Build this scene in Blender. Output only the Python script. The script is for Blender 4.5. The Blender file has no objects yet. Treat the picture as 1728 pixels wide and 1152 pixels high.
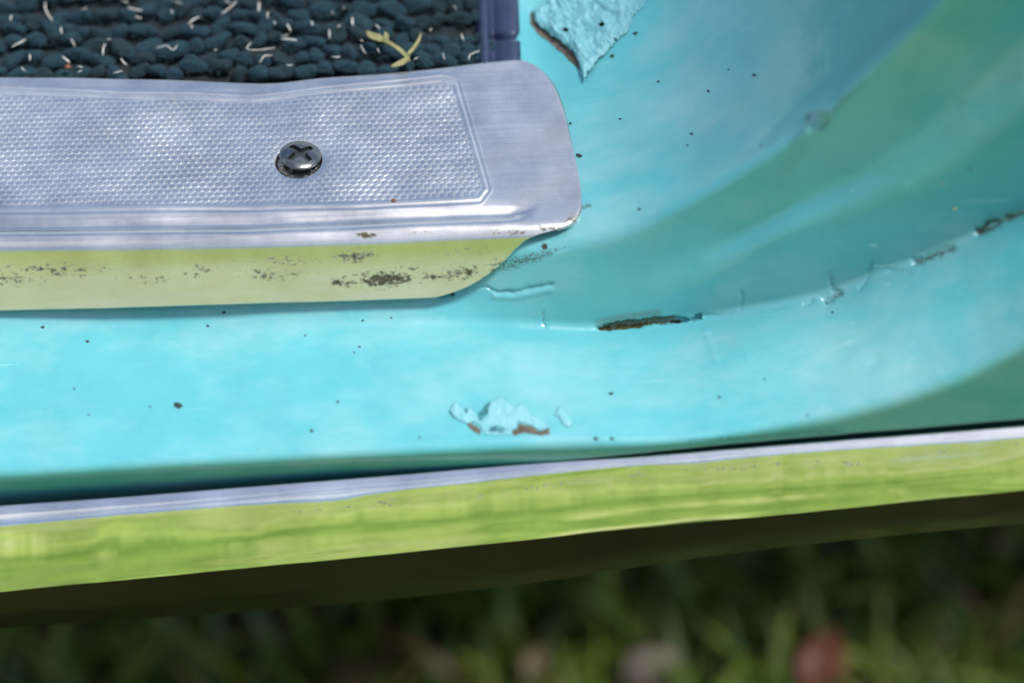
import bpy, math, random
import numpy as np
from mathutils import Vector, Matrix
random.seed(7); RNG = np.random.default_rng(7)
sc = bpy.context.scene
COL = sc.collection
MM = 0.001

# ------------------------------------------------------------------ camera
ELEV = math.radians(50.0); ROLL = -0.040; DIST = 0.50
FOC, SEN, PW, PH = 85.0, 36.0, 1728.0, 1152.0
cam_pos = np.array([0.0, -DIST*math.cos(ELEV), DIST*math.sin(ELEV)])
F = np.array([0.0, math.cos(ELEV), -math.sin(ELEV)])
R0 = np.array([1.0, 0, 0]); U0 = np.cross(R0, F)
# lines that are level in the place rise to the right in the photograph
R = math.cos(ROLL)*R0 + math.sin(ROLL)*U0
U = np.cross(R, F)
cam = bpy.data.cameras.new('camera'); camo = bpy.data.objects.new('camera', cam); COL.objects.link(camo)
M = Matrix(((R[0], U[0], -F[0], cam_pos[0]), (R[1], U[1], -F[1], cam_pos[1]), (R[2], U[2], -F[2], cam_pos[2]), (0, 0, 0, 1)))
camo.matrix_world = M
cam.lens = FOC; cam.sensor_width = SEN; cam.clip_start = 0.02; cam.clip_end = 600
cam.dof.use_dof = True; cam.dof.focus_distance = DIST + 0.010; cam.dof.aperture_fstop = 4.8; cam.dof.aperture_blades = 7
sc.camera = camo

# ------------------------------------------------------------------ light
SUN_EL, SUN_AZ = math.radians(67), math.radians(90)      # azimuth from +Y towards +X
w = bpy.data.worlds.new('World'); sc.world = w; w.use_nodes = True
nt = w.node_tree; bg = nt.nodes['Background']
sky = nt.nodes.new('ShaderNodeTexSky'); sky.sky_type = 'NISHITA'; sky.sun_disc = False
sky.sun_elevation = SUN_EL; sky.sun_rotation = SUN_AZ
sky.air_density = 1.0; sky.dust_density = 1.5; sky.ozone_density = 1.0
# broken white cloud, the same all over the sky
tcw = nt.nodes.new('ShaderNodeTexCoord'); mpw = nt.nodes.new('ShaderNodeMapping'); mpw.inputs['Scale'].default_value = (1, 1, 1.6); mpw.inputs['Location'].default_value = (3.1, 1.7, .4)
nzw = nt.nodes.new('ShaderNodeTexNoise'); nzw.inputs['Scale'].default_value = 2.6; nzw.inputs['Detail'].default_value = 6; nzw.inputs['Roughness'].default_value = .55
rpw = nt.nodes.new('ShaderNodeValToRGB'); rpw.color_ramp.elements[0].position = .47; rpw.color_ramp.elements[1].position = .66
mxw = nt.nodes.new('ShaderNodeMix'); mxw.data_type = 'RGBA'; mxw.inputs[7].default_value = (6.2, 6.4, 6.8, 1)
nt.links.new(tcw.outputs['Generated'], mpw.inputs[0]); nt.links.new(mpw.outputs[0], nzw.inputs['Vector']); nt.links.new(nzw.outputs['Fac'], rpw.inputs[0])
nt.links.new(rpw.outputs[0], mxw.inputs[0]); nt.links.new(sky.outputs[0], mxw.inputs[6]); nt.links.new(mxw.outputs[2], bg.inputs[0]); bg.inputs[1].default_value = 0.115
sun = bpy.data.lights.new('sun', 'SUN'); sun.energy = 2.9; sun.angle = math.radians(14); sun.color = (1, .98, .95)
suno = bpy.data.objects.new('sun', sun); COL.objects.link(suno)
sd = Vector((math.cos(SUN_EL)*math.sin(SUN_AZ), math.cos(SUN_EL)*math.cos(SUN_AZ), math.sin(SUN_EL)))
suno.rotation_euler = sd.to_track_quat('Z', 'Y').to_euler(); suno.location = sd*5
sc.view_settings.view_transform = 'Standard'; sc.view_settings.look = 'None'
sc.view_settings.gamma = 1.0; sc.view_settings.exposure = 0.66
sc.render.engine = 'CYCLES'; sc.cycles.use_denoising = True
sc.cycles.max_bounces = 8

# ------------------------------------------------------------------ maths helpers
def dirs(px, py):
    a = (np.asarray(px, float)-PW/2)/PW*SEN/FOC; b = -(np.asarray(py, float)-PH/2)/PW*SEN/FOC
    return F + a[..., None]*R + b[..., None]*U
def on_z(px, py, z):
    px, py, z = np.broadcast_arrays(np.asarray(px, float), np.asarray(py, float), np.asarray(z, float))
    d = dirs(px, py); t = (z-cam_pos[2])/d[..., 2]
    return cam_pos + d*t[..., None]
def on_y(px, py, y):
    px, py, y = np.broadcast_arrays(np.asarray(px, float), np.asarray(py, float), np.asarray(y, float))
    d = dirs(px, py); t = (y-cam_pos[1])/d[..., 1]
    return cam_pos + d*t[..., None]
def project(P):
    v = P-cam_pos; dz = v@F
    return (v@R)/dz*FOC/SEN*PW+PW/2, -(v@U)/dz*FOC/SEN*PW+PH/2
def curve(pts):
    p = np.array(pts, float); x, y = p[:, 0], p[:, 1]
    h = np.diff(x); dl = np.diff(y)/h; m = np.zeros_like(y)
    for i in range(1, len(y)-1):
        if dl[i-1]*dl[i] > 0:
            w1, w2 = 2*h[i]+h[i-1], h[i]+2*h[i-1]
            m[i] = (w1+w2)/(w1/dl[i-1]+w2/dl[i])
    m[0], m[-1] = dl[0], dl[-1]
    def f(q):
        q = np.asarray(q, float); i = np.clip(np.searchsorted(x, q)-1, 0, len(h)-1)
        t = (q-x[i])/h[i]; tc = np.clip(t, 0, 1)
        H = (2*tc**3-3*tc**2+1)*y[i]+(tc**3-2*tc**2+tc)*h[i]*m[i]+(-2*tc**3+3*tc**2)*y[i+1]+(tc**3-tc**2)*h[i]*m[i+1]
        return H + np.where(t < 0, t*h[i]*m[0], 0) + np.where(t > 1, (t-1)*h[i]*m[-1], 0)
    return f
def sstep(a, b, x):
    t = np.clip((np.asarray(x, float)-a)/(b-a), 0, 1); return t*t*(3-2*t)
_perm = np.random.default_rng(3).random((256, 256))
def vnoise(x, y):
    xi, yi = np.floor(x).astype(int), np.floor(y).astype(int); fx, fy = x-xi, y-yi
    fx, fy = fx*fx*(3-2*fx), fy*fy*(3-2*fy); g = lambda i, j: _perm[i % 256, j % 256]
    return (g(xi, yi)*(1-fx)+g(xi+1, yi)*fx)*(1-fy)+(g(xi, yi+1)*(1-fx)+g(xi+1, yi+1)*fx)*fy
def fbm(x, y, o=4):
    s, a, n = 0, .5, 0
    for k in range(o):
        s = s+a*vnoise(x*2**k+17.3*k, y*2**k+5.1*k); n += a; a *= .5
    return s/n
def inside_dist(px, py, poly):
    """signed pixel distance to a polygon, positive inside"""
    poly = np.array(poly, float); q = np.stack([px, py], -1); a = poly; b = np.roll(poly, -1, 0)
    best = np.full(px.shape, 1e9); ins = np.zeros(px.shape, bool)
    for p0, p1 in zip(a, b):
        e = p1-p0; t = np.clip(((q-p0)@e)/max(e@e, 1e-9), 0, 1)
        best = np.minimum(best, np.linalg.norm(q-p0-t[..., None]*e, axis=-1))
        c = ((p0[1] > py) != (p1[1] > py)) & (px < (p1[0]-p0[0])*(py-p0[1])/(p1[1]-p0[1]+1e-12)+p0[0])
        ins ^= c
    return np.where(ins, best, -best)
def line_dist(px, py, pts):
    pts = np.array(pts, float); q = np.stack([px, py], -1); best = np.full(np.shape(px), 1e9)
    for p0, p1 in zip(pts[:-1], pts[1:]):
        e = p1-p0; t = np.clip(((q-p0)@e)/max(e@e, 1e-9), 0, 1)
        best = np.minimum(best, np.linalg.norm(q-p0-t[..., None]*e, axis=-1))
    return best

# ------------------------------------------------------------------ object helpers
def tag(o, label=None, cat=None, group=None, kind=None):
    if label: o['label'] = label
    if cat: o['category'] = cat
    if group: o['group'] = group
    if kind: o['kind'] = kind
    return o
def empty(name, loc, label, cat, group=None):
    o = bpy.data.objects.new(name, None); COL.objects.link(o); o.location = loc; o.empty_display_size = .01
    return tag(o, label, cat, group)
def wpos(o):
    v = Vector((0, 0, 0))
    while o is not None:
        v += o.location; o = o.parent
    return v
def link(name, me, mat, parent=None, origin=None):
    o = bpy.data.objects.new(name, me); COL.objects.link(o)
    if mat is not None and not me.materials: me.materials.append(mat)
    if parent is not None: o.parent = parent; o.location = -wpos(parent)
    return o
def mesh(name, V, Fs, smooth=True):
    me = bpy.data.meshes.new(name); V = np.asarray(V, np.float32); Fs = np.asarray(Fs)
    if Fs.ndim == 2:
        n, k = Fs.shape
        me.vertices.add(len(V)); me.vertices.foreach_set('co', V.ravel())
        me.loops.add(n*k); me.loops.foreach_set('vertex_index', Fs.astype(np.int32).ravel())
        me.polygons.add(n); me.polygons.foreach_set('loop_start', np.arange(0, n*k, k, dtype=np.int32))
        me.polygons.foreach_set('loop_total', np.full(n, k, np.int32))
        me.polygons.foreach_set('use_smooth', np.full(n, smooth))
        me.update(calc_edges=True); me.validate()
    return me
def grid_faces(nu, nv):
    i, j = np.meshgrid(np.arange(nu-1), np.arange(nv-1), indexing='ij'); a = i*nv+j
    return np.stack([a, a+1, a+nv+1, a+nv], -1).reshape(-1, 4)
def attr(me, name, val):
    a = me.attributes.new(name, 'FLOAT', 'POINT'); a.data.foreach_set('value', np.asarray(val, np.float32).ravel())

# ------------------------------------------------------------------ material helpers
class NT:
    def __init__(s, name):
        s.m = bpy.data.materials.new(name); s.m.use_nodes = True; s.t = s.m.node_tree
        s.b = s.t.nodes['Principled BSDF']; s.tc = s.t.nodes.new('ShaderNodeTexCoord')
    def n(s, t, **k):
        o = s.t.nodes.new('ShaderNode'+t)
        for a, v in k.items(): setattr(o, a, v)
        return o
    def l(s, a, b): s.t.links.new(a, b)
    def set(s, **k):
        for a, v in k.items(): s.b.inputs[a.replace('_', ' ')].default_value = v
        return s
    def noise(s, scale, detail=3, rough=.5, vec=None, stretch=None, src='Object'):
        t = s.n('TexNoise'); t.inputs['Scale'].default_value = scale; t.inputs['Detail'].default_value = detail; t.inputs['Roughness'].default_value = rough
        v = s.tc.outputs[src]
        if stretch:
            mp = s.n('Mapping'); mp.inputs['Scale'].default_value = stretch; s.l(v, mp.inputs[0]); v = mp.outputs[0]
        s.l(v, t.inputs['Vector']); return t.outputs['Fac']
    def ramp(s, fac, stops, interp='LINEAR'):
        r = s.n('ValToRGB'); s.l(fac, r.inputs[0]); cr = r.color_ramp; cr.interpolation = interp
        while len(cr.elements) < len(stops): cr.elements.new(.5)
        for e, (p, c) in zip(cr.elements, stops):
            e.position = p; e.color = (c, c, c, 1) if not hasattr(c, '__len__') else (*c, 1)
        return r.outputs[0]
    def attr(s, name):
        a = s.n('Attribute'); a.attribute_name = name; return a.outputs['Fac']
    def mix(s, fac, a, b):
        m = s.n('Mix', data_type='RGBA')
        for sock, v in ((m.inputs[0], fac), (m.inputs[6], a), (m.inputs[7], b)):
            if hasattr(v, 'is_linked'): s.l(v, sock)
            elif hasattr(v, '__len__'): sock.default_value = (*v, 1)
            else: sock.default_value = v
        return m.outputs[2]
    def math(s, op, a, b=0.0):
        m = s.n('Math', operation=op)
        for sock, v in ((m.inputs[0], a), (m.inputs[1], b)):
            if hasattr(v, 'is_linked'): s.l(v, sock)
            else: sock.default_value = v
        return m.outputs[0]
    def bump(s, h, dist, strength=1.0, prev=None):
        b = s.n('Bump'); b.inputs['Distance'].default_value = dist; b.inputs['Strength'].default_value = strength
        s.l(h, b.inputs['Height'])
        if prev is not None: s.l(prev, b.inputs['Normal'])
        return b.outputs[0]
    def out(s, **k):
        for a, v in k.items(): s.l(v, s.b.inputs[a.replace('_', ' ')])
        return s.m

def mat_paint(name, base=(0.075, 0.345, 0.38)):
    p = NT(name); p.set(Roughness=.38, Coat_Weight=.6, Coat_Roughness=.06, Specular_IOR_Level=.4)
    n1 = p.noise(55, 4, .6); c = p.mix(p.ramp(n1, [(.3, 0.0), (.75, 1.0)]), base, tuple(min(1, v*1.12+.015) for v in base))
    sp = p.noise(1500, 1, .5); spm = p.ramp(sp, [(.79, 0.0), (.81, 1.0)])
    area = p.ramp(p.noise(60, 2), [(.45, 0.0), (.62, .8)])
    c = p.mix(p.math('MULTIPLY', spm, area), c, (.01, .10, .13))
    smear = p.ramp(p.noise(260, 5, .7, stretch=(.35, 1, 1)), [(.56, 0.0), (.78, .35)])
    c = p.mix(smear, c, (.03, .33, .36))
    dust = p.ramp(p.noise(38, 6, .7, stretch=(.5, 1, 1)), [(.46, 0.0), (.78, .40)])
    c = p.mix(dust, c, (.42, .52, .50))
    mpz = p.n('Mapping'); mpz.inputs['Rotation'].default_value = (0, 0, .5); mpz.inputs['Scale'].default_value = (.02, 1, .3); p.l(p.tc.outputs['Object'], mpz.inputs[0])
    scn = p.n('TexNoise'); scn.inputs['Scale'].default_value = 1700; scn.inputs['Detail'].default_value = 2; p.l(mpz.outputs[0], scn.inputs['Vector'])
    scr = p.math('MULTIPLY', p.ramp(scn.outputs['Fac'], [(.70, 0.0), (.76, .8)]), p.ramp(p.noise(45, 2), [(.48, 0.0), (.6, 1.0)]))
    c = p.mix(scr, c, (.30, .55, .56))
    d = p.attr('dirt'); gr = p.noise(2200, 4, .75)
    dm = p.ramp(p.math('ADD', d, p.math('MULTIPLY', p.math('SUBTRACT', gr, .5), 1.1)), [(.42, 0.0), (.62, 1.0)])
    dm2 = p.math('MULTIPLY', dm, p.ramp(d, [(.05, 0.0), (.2, 1.0)]))
    c = p.mix(dm2, c, p.mix(gr, (.016, .014, .008), (.06, .052, .03)))
    g = p.attr('moss'); gm = p.math('MULTIPLY', p.ramp(g, [(.1, 0.0), (.5, 1.0)]), p.ramp(p.noise(3000, 3, .7), [(.3, .3), (.6, 1.0)]))
    c = p.mix(gm, c, p.mix(p.noise(1500, 3), (.045, .04, .006), (.13, .125, .012)))
    rough = p.ramp(p.noise(140, 4, .65), [(.35, .30), (.75, .46)])
    rough = p.math('ADD', rough, p.math('MULTIPLY', dust, .5)); rough = p.math('MAXIMUM', rough, p.math('MULTIPLY', dm2, .9))
    b = p.bump(p.noise(900, 3, .6), .00003, .5); b = p.bump(p.noise(90, 2), .0003, .10, b)
    p.l(p.math('MULTIPLY', p.math('SUBTRACT', 1.0, p.math('MAXIMUM', dm2, gm)), .6), p.b.inputs['Coat Weight'])
    return p.out(Base_Color=c, Roughness=rough, Normal=b)

def mat_alu(name, rough=(.16, .36), base=(.80, .78, .76), streak=True):
    p = NT(name); p.set(Metallic=1.0)
    st = p.noise(900, 5, .7, stretch=(.03, 1, 1)); bl = p.noise(70, 4, .6)
    r = p.ramp(p.math('ADD', p.math('MULTIPLY', st, .5), p.math('MULTIPLY', bl, .5)), [(.3, rough[0]), (.7, rough[1])])
    c = p.mix(p.ramp(bl, [(.35, 0.0), (.7, 1.0)]), tuple(v*.78 for v in base), base)
    d = p.attr('dirt'); gr = p.noise(1300, 5, .75, stretch=(.6, 1, 1))
    dm = p.ramp(p.math('ADD', d, p.math('MULTIPLY', p.math('SUBTRACT', gr, .5), 2.3)), [(.40, 0.0), (.60, 1.0)])
    dm = p.math('MULTIPLY', dm, p.ramp(d, [(.03, 0.0), (.15, 1.0)]))
    f = p.attr('film')
    c = p.mix(p.math('MULTIPLY', f, .9), c, (.62, .61, .42))
    c = p.mix(dm, c, p.mix(p.noise(700, 3), (.02, .017, .008), (.09, .085, .04)))
    r = p.math('MAXIMUM', r, p.math('MAXIMUM', p.math('MULTIPLY', dm, .85), p.math('MULTIPLY', f, .52)))
    met = p.math('SUBTRACT', 1.0, p.math('MAXIMUM', dm, p.math('MULTIPLY', f, .55)))
    b = p.bump(st, .00004, .5); b = p.bump(p.noise(2500, 2), .00002, .3, b)
    return p.out(Base_Color=c, Roughness=r, Metallic=met, Normal=b)

def mat_simple(name, c0, c1, scale, rough, bumpd=0, metallic=0, coat=0, stretch=None):
    p = NT(name); p.set(Roughness=rough, Metallic=metallic, Coat_Weight=coat)
    f = p.noise(scale, 4, .6, stretch=stretch); c = p.mix(p.ramp(f, [(.3, 0.0), (.7, 1.0)]), c0, c1)
    k = dict(Base_Color=c)
    if bumpd: k['Normal'] = p.bump(f, bumpd, .8)
    return p.out(**k)

PAINT = mat_paint('turquoise_paint')
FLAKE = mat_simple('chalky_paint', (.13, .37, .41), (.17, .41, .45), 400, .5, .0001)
ALU = mat_alu('worn_aluminium')
TRIM = mat_alu('polished_aluminium', (.08, .17), (.93, .92, .90))
STEEL = mat_simple('screw_steel', (.13, .14, .15), (.24, .245, .24), 500, .20, .00003, metallic=1)
YARN = mat_simple('carpet_yarn', (.001, .012, .020), (.004, .040, .056), 1500, .95, .0009, stretch=(1, .35, 1))
YARN2 = mat_simple('carpet_yarn_worn', (.001, .009, .014), (.005, .024, .033), 1500, .95, .0009, stretch=(1, .35, 1))
BACKING = mat_simple('carpet_backing', (.003, .007, .010), (.007, .014, .018), 900, .9, .0003)
VINYL = mat_simple('navy_vinyl', (.012, .020, .055), (.020, .034, .080), 300, .5, .0001)
FIBRE = mat_simple('pale_fibre', (.55, .52, .44), (.78, .76, .72), 900, .35, .00005)
STRAW = mat_simple('dry_grass', (.13, .15, .04), (.28, .24, .11), 500, .6, .0001)
RUST = mat_simple('bare_rusty_metal', (.045, .035, .022), (.15, .125, .095), 700, .75, .0002)
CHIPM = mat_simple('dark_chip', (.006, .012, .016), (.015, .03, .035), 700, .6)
SEEDM = mat_simple('brown_seed', (.10, .03, .012), (.20, .07, .03), 900, .5)
DARK = mat_simple('dark_underbody', (.012, .011, .009), (.03, .026, .02), 60, .6, .0005)
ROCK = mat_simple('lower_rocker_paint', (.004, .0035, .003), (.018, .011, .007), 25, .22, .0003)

# ------------------------------------------------------------------ ground
GZ = -0.31
def build_ground():
    xs = np.concatenate([[-200, -60, -20, -8, -4, -2], np.linspace(-1, 1, 41), [2, 4, 8, 20, 60, 200]])
    ys = np.concatenate([[-200, -60, -20], np.linspace(-14, -1.3, 40), np.linspace(-1.2, .8, 41), [2, 4, 8, 20, 60, 200]])
    X, Y = np.meshgrid(xs, ys, indexing='ij')
    Z = GZ + .012*(fbm(X*6+50, Y*6+50)-.5) + 3.4*sstep(-1.5, -12, Y)
    me = mesh('ground', np.stack([X, Y, Z], -1).reshape(-1, 3), grid_faces(len(xs), len(ys))[:, ::-1])
    p = NT('lawn_ground'); p.set(Roughness=.95, Specular_IOR_Level=.1)
    big = p.noise(1.3, 5, .6); fine = p.noise(30, 5, .7); mid = p.noise(2.2, 5, .7)
    sunlit_lawn = p.mix(p.ramp(mid, [(.38, 0.0), (.62, 1.0)]), (.11, .21, .025), (.40, .51, .12))
    sunlit_lawn = p.mix(p.ramp(big, [(.50, 0.0), (.64, .9)]), sunlit_lawn, (.62, .58, .32))
    sunlit_lawn = p.mix(p.ramp(fine, [(.35, .45), (.6, 0.0)]), sunlit_lawn, (.07, .08, .02))
    shaded_soil = p.mix(fine, (.030, .026, .012), (.085, .065, .034))
    sx = p.n('SeparateXYZ'); p.l(p.tc.outputs['Object'], sx.inputs[0])
    edge = p.math('ADD', sx.outputs[1], p.math('MULTIPLY', p.math('SUBTRACT', mid, .5), .25))
    c = p.mix(p.ramp(p.math('ADD', edge, .66), [(.42, 0.0), (.58, 1.0)]), sunlit_lawn, shaded_soil)  # sunlit brightness far out and shade near the car put into the colours
    p.out(Base_Color=c, Normal=p.bump(fine, .02, .6))
    tag(link('ground', me, p.m), kind='structure')
build_ground()

def build_grass():
    """blades standing in the strip under and beside the car"""
    n = 22000; V = []; Fq = []; T = []
    r = np.random.default_rng(11)
    bx = r.uniform(-.42, .42, n); by = r.uniform(-.27, .42, n)
    dens = fbm(bx*14+40, by*14+40, 3)
    keep = dens > .38+.18*r.random(n)-.12; bx, by = bx[keep], by[keep]
    for x, y in zip(bx, by):
        L = r.uniform(.025, .065); wd = r.uniform(.0012, .0036); az = r.uniform(0, 2*math.pi); lean = r.uniform(.3, 2.2)
        dx, dy = math.cos(az), math.sin(az); sx, sy = -dy, dx; tone = r.random(); k0 = len(V); p = np.array([x, y, GZ-.004]); ang = r.uniform(0, .3)
        for s in range(5):
            wv = wd*(1-(s/4.0)**2*.95)
            V.append(p+np.array([sx, sy, 0])*wv); V.append(p-np.array([sx, sy, 0])*wv); T += [tone, tone]
            p = p+np.array([dx*math.sin(ang), dy*math.sin(ang), math.cos(ang)])*L/4; ang += lean/3
        Fq += [[k0+2*s, k0+2*s+1, k0+2*s+3, k0+2*s+2] for s in range(4)]
    me = mesh('grass', V, Fq); attr(me, 'tone', T)
    p = NT('grass_blade'); p.set(Roughness=.5, Subsurface_Weight=.0)
    c = p.ramp(p.attr('tone'), [(0, (.014, .034, .003)), (.40, (.042, .095, .006)), (.70, (.125, .175, .010)), (.90, (.12, .095, .025)), (1, (.10, .045, .02))])
    p.out(Base_Color=c)
    tag(link('grass', me, p.m), 'dark green grass growing below the sill', kind='stuff')
build_grass()

LEAFM = [mat_simple('brown_leaf', (.08, .022, .009), (.14, .04, .015), 60, .6, .0005),
         mat_simple('pale_leaf', (.13, .09, .075), (.22, .165, .14), 60, .6, .0005),
         mat_simple('tan_leaf', (.10, .07, .03), (.16, .12, .055), 60, .6, .0005)]
def fallen_leaf(px, py, size, rz, m, label):
    z = GZ+.032; c = on_z(px, py, z)
    V = []; n, k = 13, 9
    for i in range(n):
        t = i/(n-1); wv = abs(math.sin(math.pi*t))**.7*(1-.35*t)*.36*(1+.18*math.sin(t*25))
        for j in range(k):
            s = j/(k-1)*2-1
            x, y = (t-.5)*size, s*wv*size
            V.append((x, y, .28*abs(y)+.12*size*math.sin(t*4)+.012*size*math.sin(9*t+5*s)))
    me = mesh('fallen_leaf', V, grid_faces(n, k))
    o = bpy.data.objects.new('fallen_leaf', me); me.materials.append(LEAFM[m]); COL.objects.link(o)
    o.location = c; o.rotation_euler = (random.uniform(-.4, .4), random.uniform(-.4, .4), rz)
    sol = o.modifiers.new('thickness', 'SOLIDIFY'); sol.thickness = .0006
    tag(o, label, 'leaf', 'fallen leaves in the grass')
fallen_leaf(1390, 1118, .026, 1.2, 0, 'reddish brown fallen leaf in the grass, right of the pale one')
fallen_leaf(1100, 1126, .020, .3, 1, 'pale pinkish fallen leaf in the grass near the bottom edge')
fallen_leaf(905, 1120, .014, 1.1, 2, 'small tan fallen leaf in the grass, left of the pale pinkish leaf')
fallen_leaf(1690, 925, .010, .5, 2, 'small tan fallen leaf in the grass close under the trim at right')

# ------------------------------------------------------------------ the car
car = empty('car', (0, .5, GZ), 'turquoise car with worn aluminium sill plate and peeling paint at its door opening', 'car')

# feature lines of the pressed sill, read along the sill, each lying in its own upright plane
PXC = np.concatenate([np.linspace(-700, -40, 60)[:-1], np.arange(-40, 1790, 2.5), np.linspace(1790, 2300, 60)])
def zconst_then(pxs, y, z, px_join, f):
    """level run at height z, then the drawn curve"""
    P = np.stack([np.zeros_like(pxs), np.full_like(pxs, y), np.full_like(pxs, z)], -1)
    d = dirs(pxs, np.full_like(pxs, 576.)); 
    # pixel row where plane y meets height z for that column
    lo, hi = np.full_like(pxs, -3000.), np.full_like(pxs, 3000.)
    for _ in range(50):
        mid = (lo+hi)/2; zz = on_y(pxs, mid, y)[:, 2]; up = zz > z; lo = np.where(up, mid, lo); hi = np.where(up, hi, mid)
    return (lo+hi)/2
c1f = curve([(940, 362), (969, 352), (1060, 328), (1152, 299), (1230, 258), (1290, 221), (1400, 135), (1490, 52), (1540, -2), (1600, -75), (1728, -260), (1900, -600), (2300, -1550)])
r1f = curve([(900, 424), (980, 408), (1052, 391), (1152, 343), (1250, 290), (1330, 240), (1400, 184), (1460, 125), (1520, 70), (1590, -5), (1650, -75), (1728, -190), (1900, -520), (2300, -1450)])
r2f = curve([(800, 487), (1000, 470), (1150, 428), (1290, 372), (1350, 341), (1440, 296), (1520, 243), (1600, 185), (1728, 70), (1900, -150), (2300, -900)])
r3f = curve([(800, 500), (1000, 486), (1150, 452), (1300, 390), (1450, 345), (1560, 300), (1650, 240), (1728, 180), (1900, 0), (2300, -700)])
r4f = curve([(-700, 572), (0, 552), (300, 551), (700, 545), (850, 546), (1000, 552), (1150, 541), (1260, 521), (1400, 491), (1480, 462), (1560, 430), (1640, 396), (1728, 352), (1900, 240), (2300, -250)])
o1f = curve([(-700, 830), (0, 803), (200, 790), (400, 779), (600, 769), (800, 759), (1000, 750), (1100, 747), (1200, 738), (1300, 722), (1400, 703), (1500, 677), (1600, 643), (1728, 580), (1900, 470), (2300, 60)])
sf = curve([(-700, 903), (0, 853), (400, 825), (700, 801), (900, 783), (1060, 768), (1200, 754), (1400, 736), (1728, 709), (2300, 657)])
Y_C1, Y_R1, Y_R2, Y_R3, Y_R4, Y_O1 = [v*MM for v in (20.5, 12.0, 10.3, 6.6, 4.0, -27.0)]
def blend(f, y, z, j):
    a = zconst_then(PXC, y, z, j, f); b = f(PXC); t = sstep(j-90, j+30, PXC)
    off = 0
    return on_y(PXC, a*(1-t)+b*t, y)
rt_ = sstep(1380, 1760, PXC)
C1 = blend(c1f, Y_C1-.0015*rt_, .0165, 960)
R1 = blend(r1f, Y_R1-.0038*rt_+.0042*(1-sstep(760, 960, PXC))+.0036*(1-sstep(-150, 720, PXC)), .0142, 940)
R4 = on_y(PXC, r4f(PXC), Y_R4+.0020*(1-sstep(700, 1000, PXC))+.0032*(1-sstep(-150, 720, PXC)))
w2 = sstep(1000, 1420, PXC)[:, None]
tuck = np.array([0, .0022, 0])*(1-sstep(720, 950, PXC))[:, None]
R2 = on_y(PXC, r2f(PXC), Y_R2)*w2 + (R1*.50+R4*.50+tuck)*(1-w2)
R3 = on_y(PXC, r3f(PXC), Y_R3-.0028*rt_)*w2 + (R1*.25+R4*.75+tuck)*(1-w2)
O1 = on_y(PXC, o1f(PXC), Y_O1)
ys = (-22.0 - 4.5*sstep(500, 1150, PXC))*MM
S1 = on_y(PXC, sf(PXC), ys)
A0 = C1+np.array([0, .085, .0004])
A0[:, 2] -= .012*(1-sstep(845, 890, PXC))
S2 = S1+np.array([0, .011, -.004]); S3 = S2+np.array([0, .002, -.025])
prof = [A0, C1, R1, R2, R3, R4, O1, S1, S2, S3]
rad = [0, 3.0, 2.2, 2.5, 2.5, 1.6, 3.2, 1.0, 1.0, 0]
cnt = [60, 14, 10, 8, 14, 70, 16, 6, 4]
def sweep(prof, rad, cnt, arc=10):
    rows = []
    n = len(prof)
    ends = []
    for k in range(n):
        if k in (0, n-1): ends.append((prof[k], prof[k])); continue
        a = prof[k-1]-prof[k]; b = prof[k+1]-prof[k]
        la, lb = np.linalg.norm(a, axis=1), np.linalg.norm(b, axis=1)
        d = np.minimum(rad[k]*MM, .46*np.minimum(la, lb))[:, None]
        ends.append((prof[k]+a/la[:, None]*d, prof[k]+b/lb[:, None]*d))
    for k in range(n-1):
        p, q = ends[k][1], ends[k+1][0]
        for i in range(cnt[k]): rows.append(p+(q-p)*(i/cnt[k]))
        if k+1 < n-1:
            e0, e1 = ends[k+1]; m = prof[k+1]
            for i in range(arc):
                t = i/arc; rows.append((1-t)**2*e0+2*t*(1-t)*m+t*t*e1)
    rows.append(prof[-1]); return np.stack(rows, 1)          # columns x rows x 3
B = sweep(prof, rad, cnt)
nC, nR = B.shape[:2]
def normals(G):
    du = np.gradient(G, axis=0); dv = np.gradient(G, axis=1); n = np.cross(dv, du)
    n /= np.linalg.norm(n, axis=-1, keepdims=True)+1e-15
    return n
NB = normals(B)
if NB[nC//3, 30, 2] < 0: NB = -NB
bpx, bpy_ = project(B)
# look-up table: photo column / row -> point of the sill
TY = np.arange(-120, 900, 1.0); tab = np.zeros((nC, len(TY), 3)); tabn = np.zeros_like(tab)
for i in range(nC):
    yy = np.maximum.accumulate(bpy_[i])+np.arange(nR)*1e-7
    for k in range(3):
        tab[i, :, k] = np.interp(TY, yy, B[i, :, k]); tabn[i, :, k] = np.interp(TY, yy, NB[i, :, k])
def surf(px, py):
    px, py = np.asarray(px, float), np.asarray(py, float)
    ci = np.interp(px, PXC, np.arange(nC)); c0 = np.clip(np.floor(ci).astype(int), 0, nC-2); fc = (ci-c0)[..., None]
    ri = np.clip(py-TY[0], 0, len(TY)-1.001); r0 = ri.astype(int); fr = (ri-r0)[..., None]
    def s(T): return (T[c0, r0]*(1-fr)+T[c0, r0+1]*fr)*(1-fc)+(T[c0+1, r0]*(1-fr)+T[c0+1, r0+1]*fr)*fc
    n = s(tabn); n /= np.linalg.norm(n, axis=-1, keepdims=True)
    return s(tab), n

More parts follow.
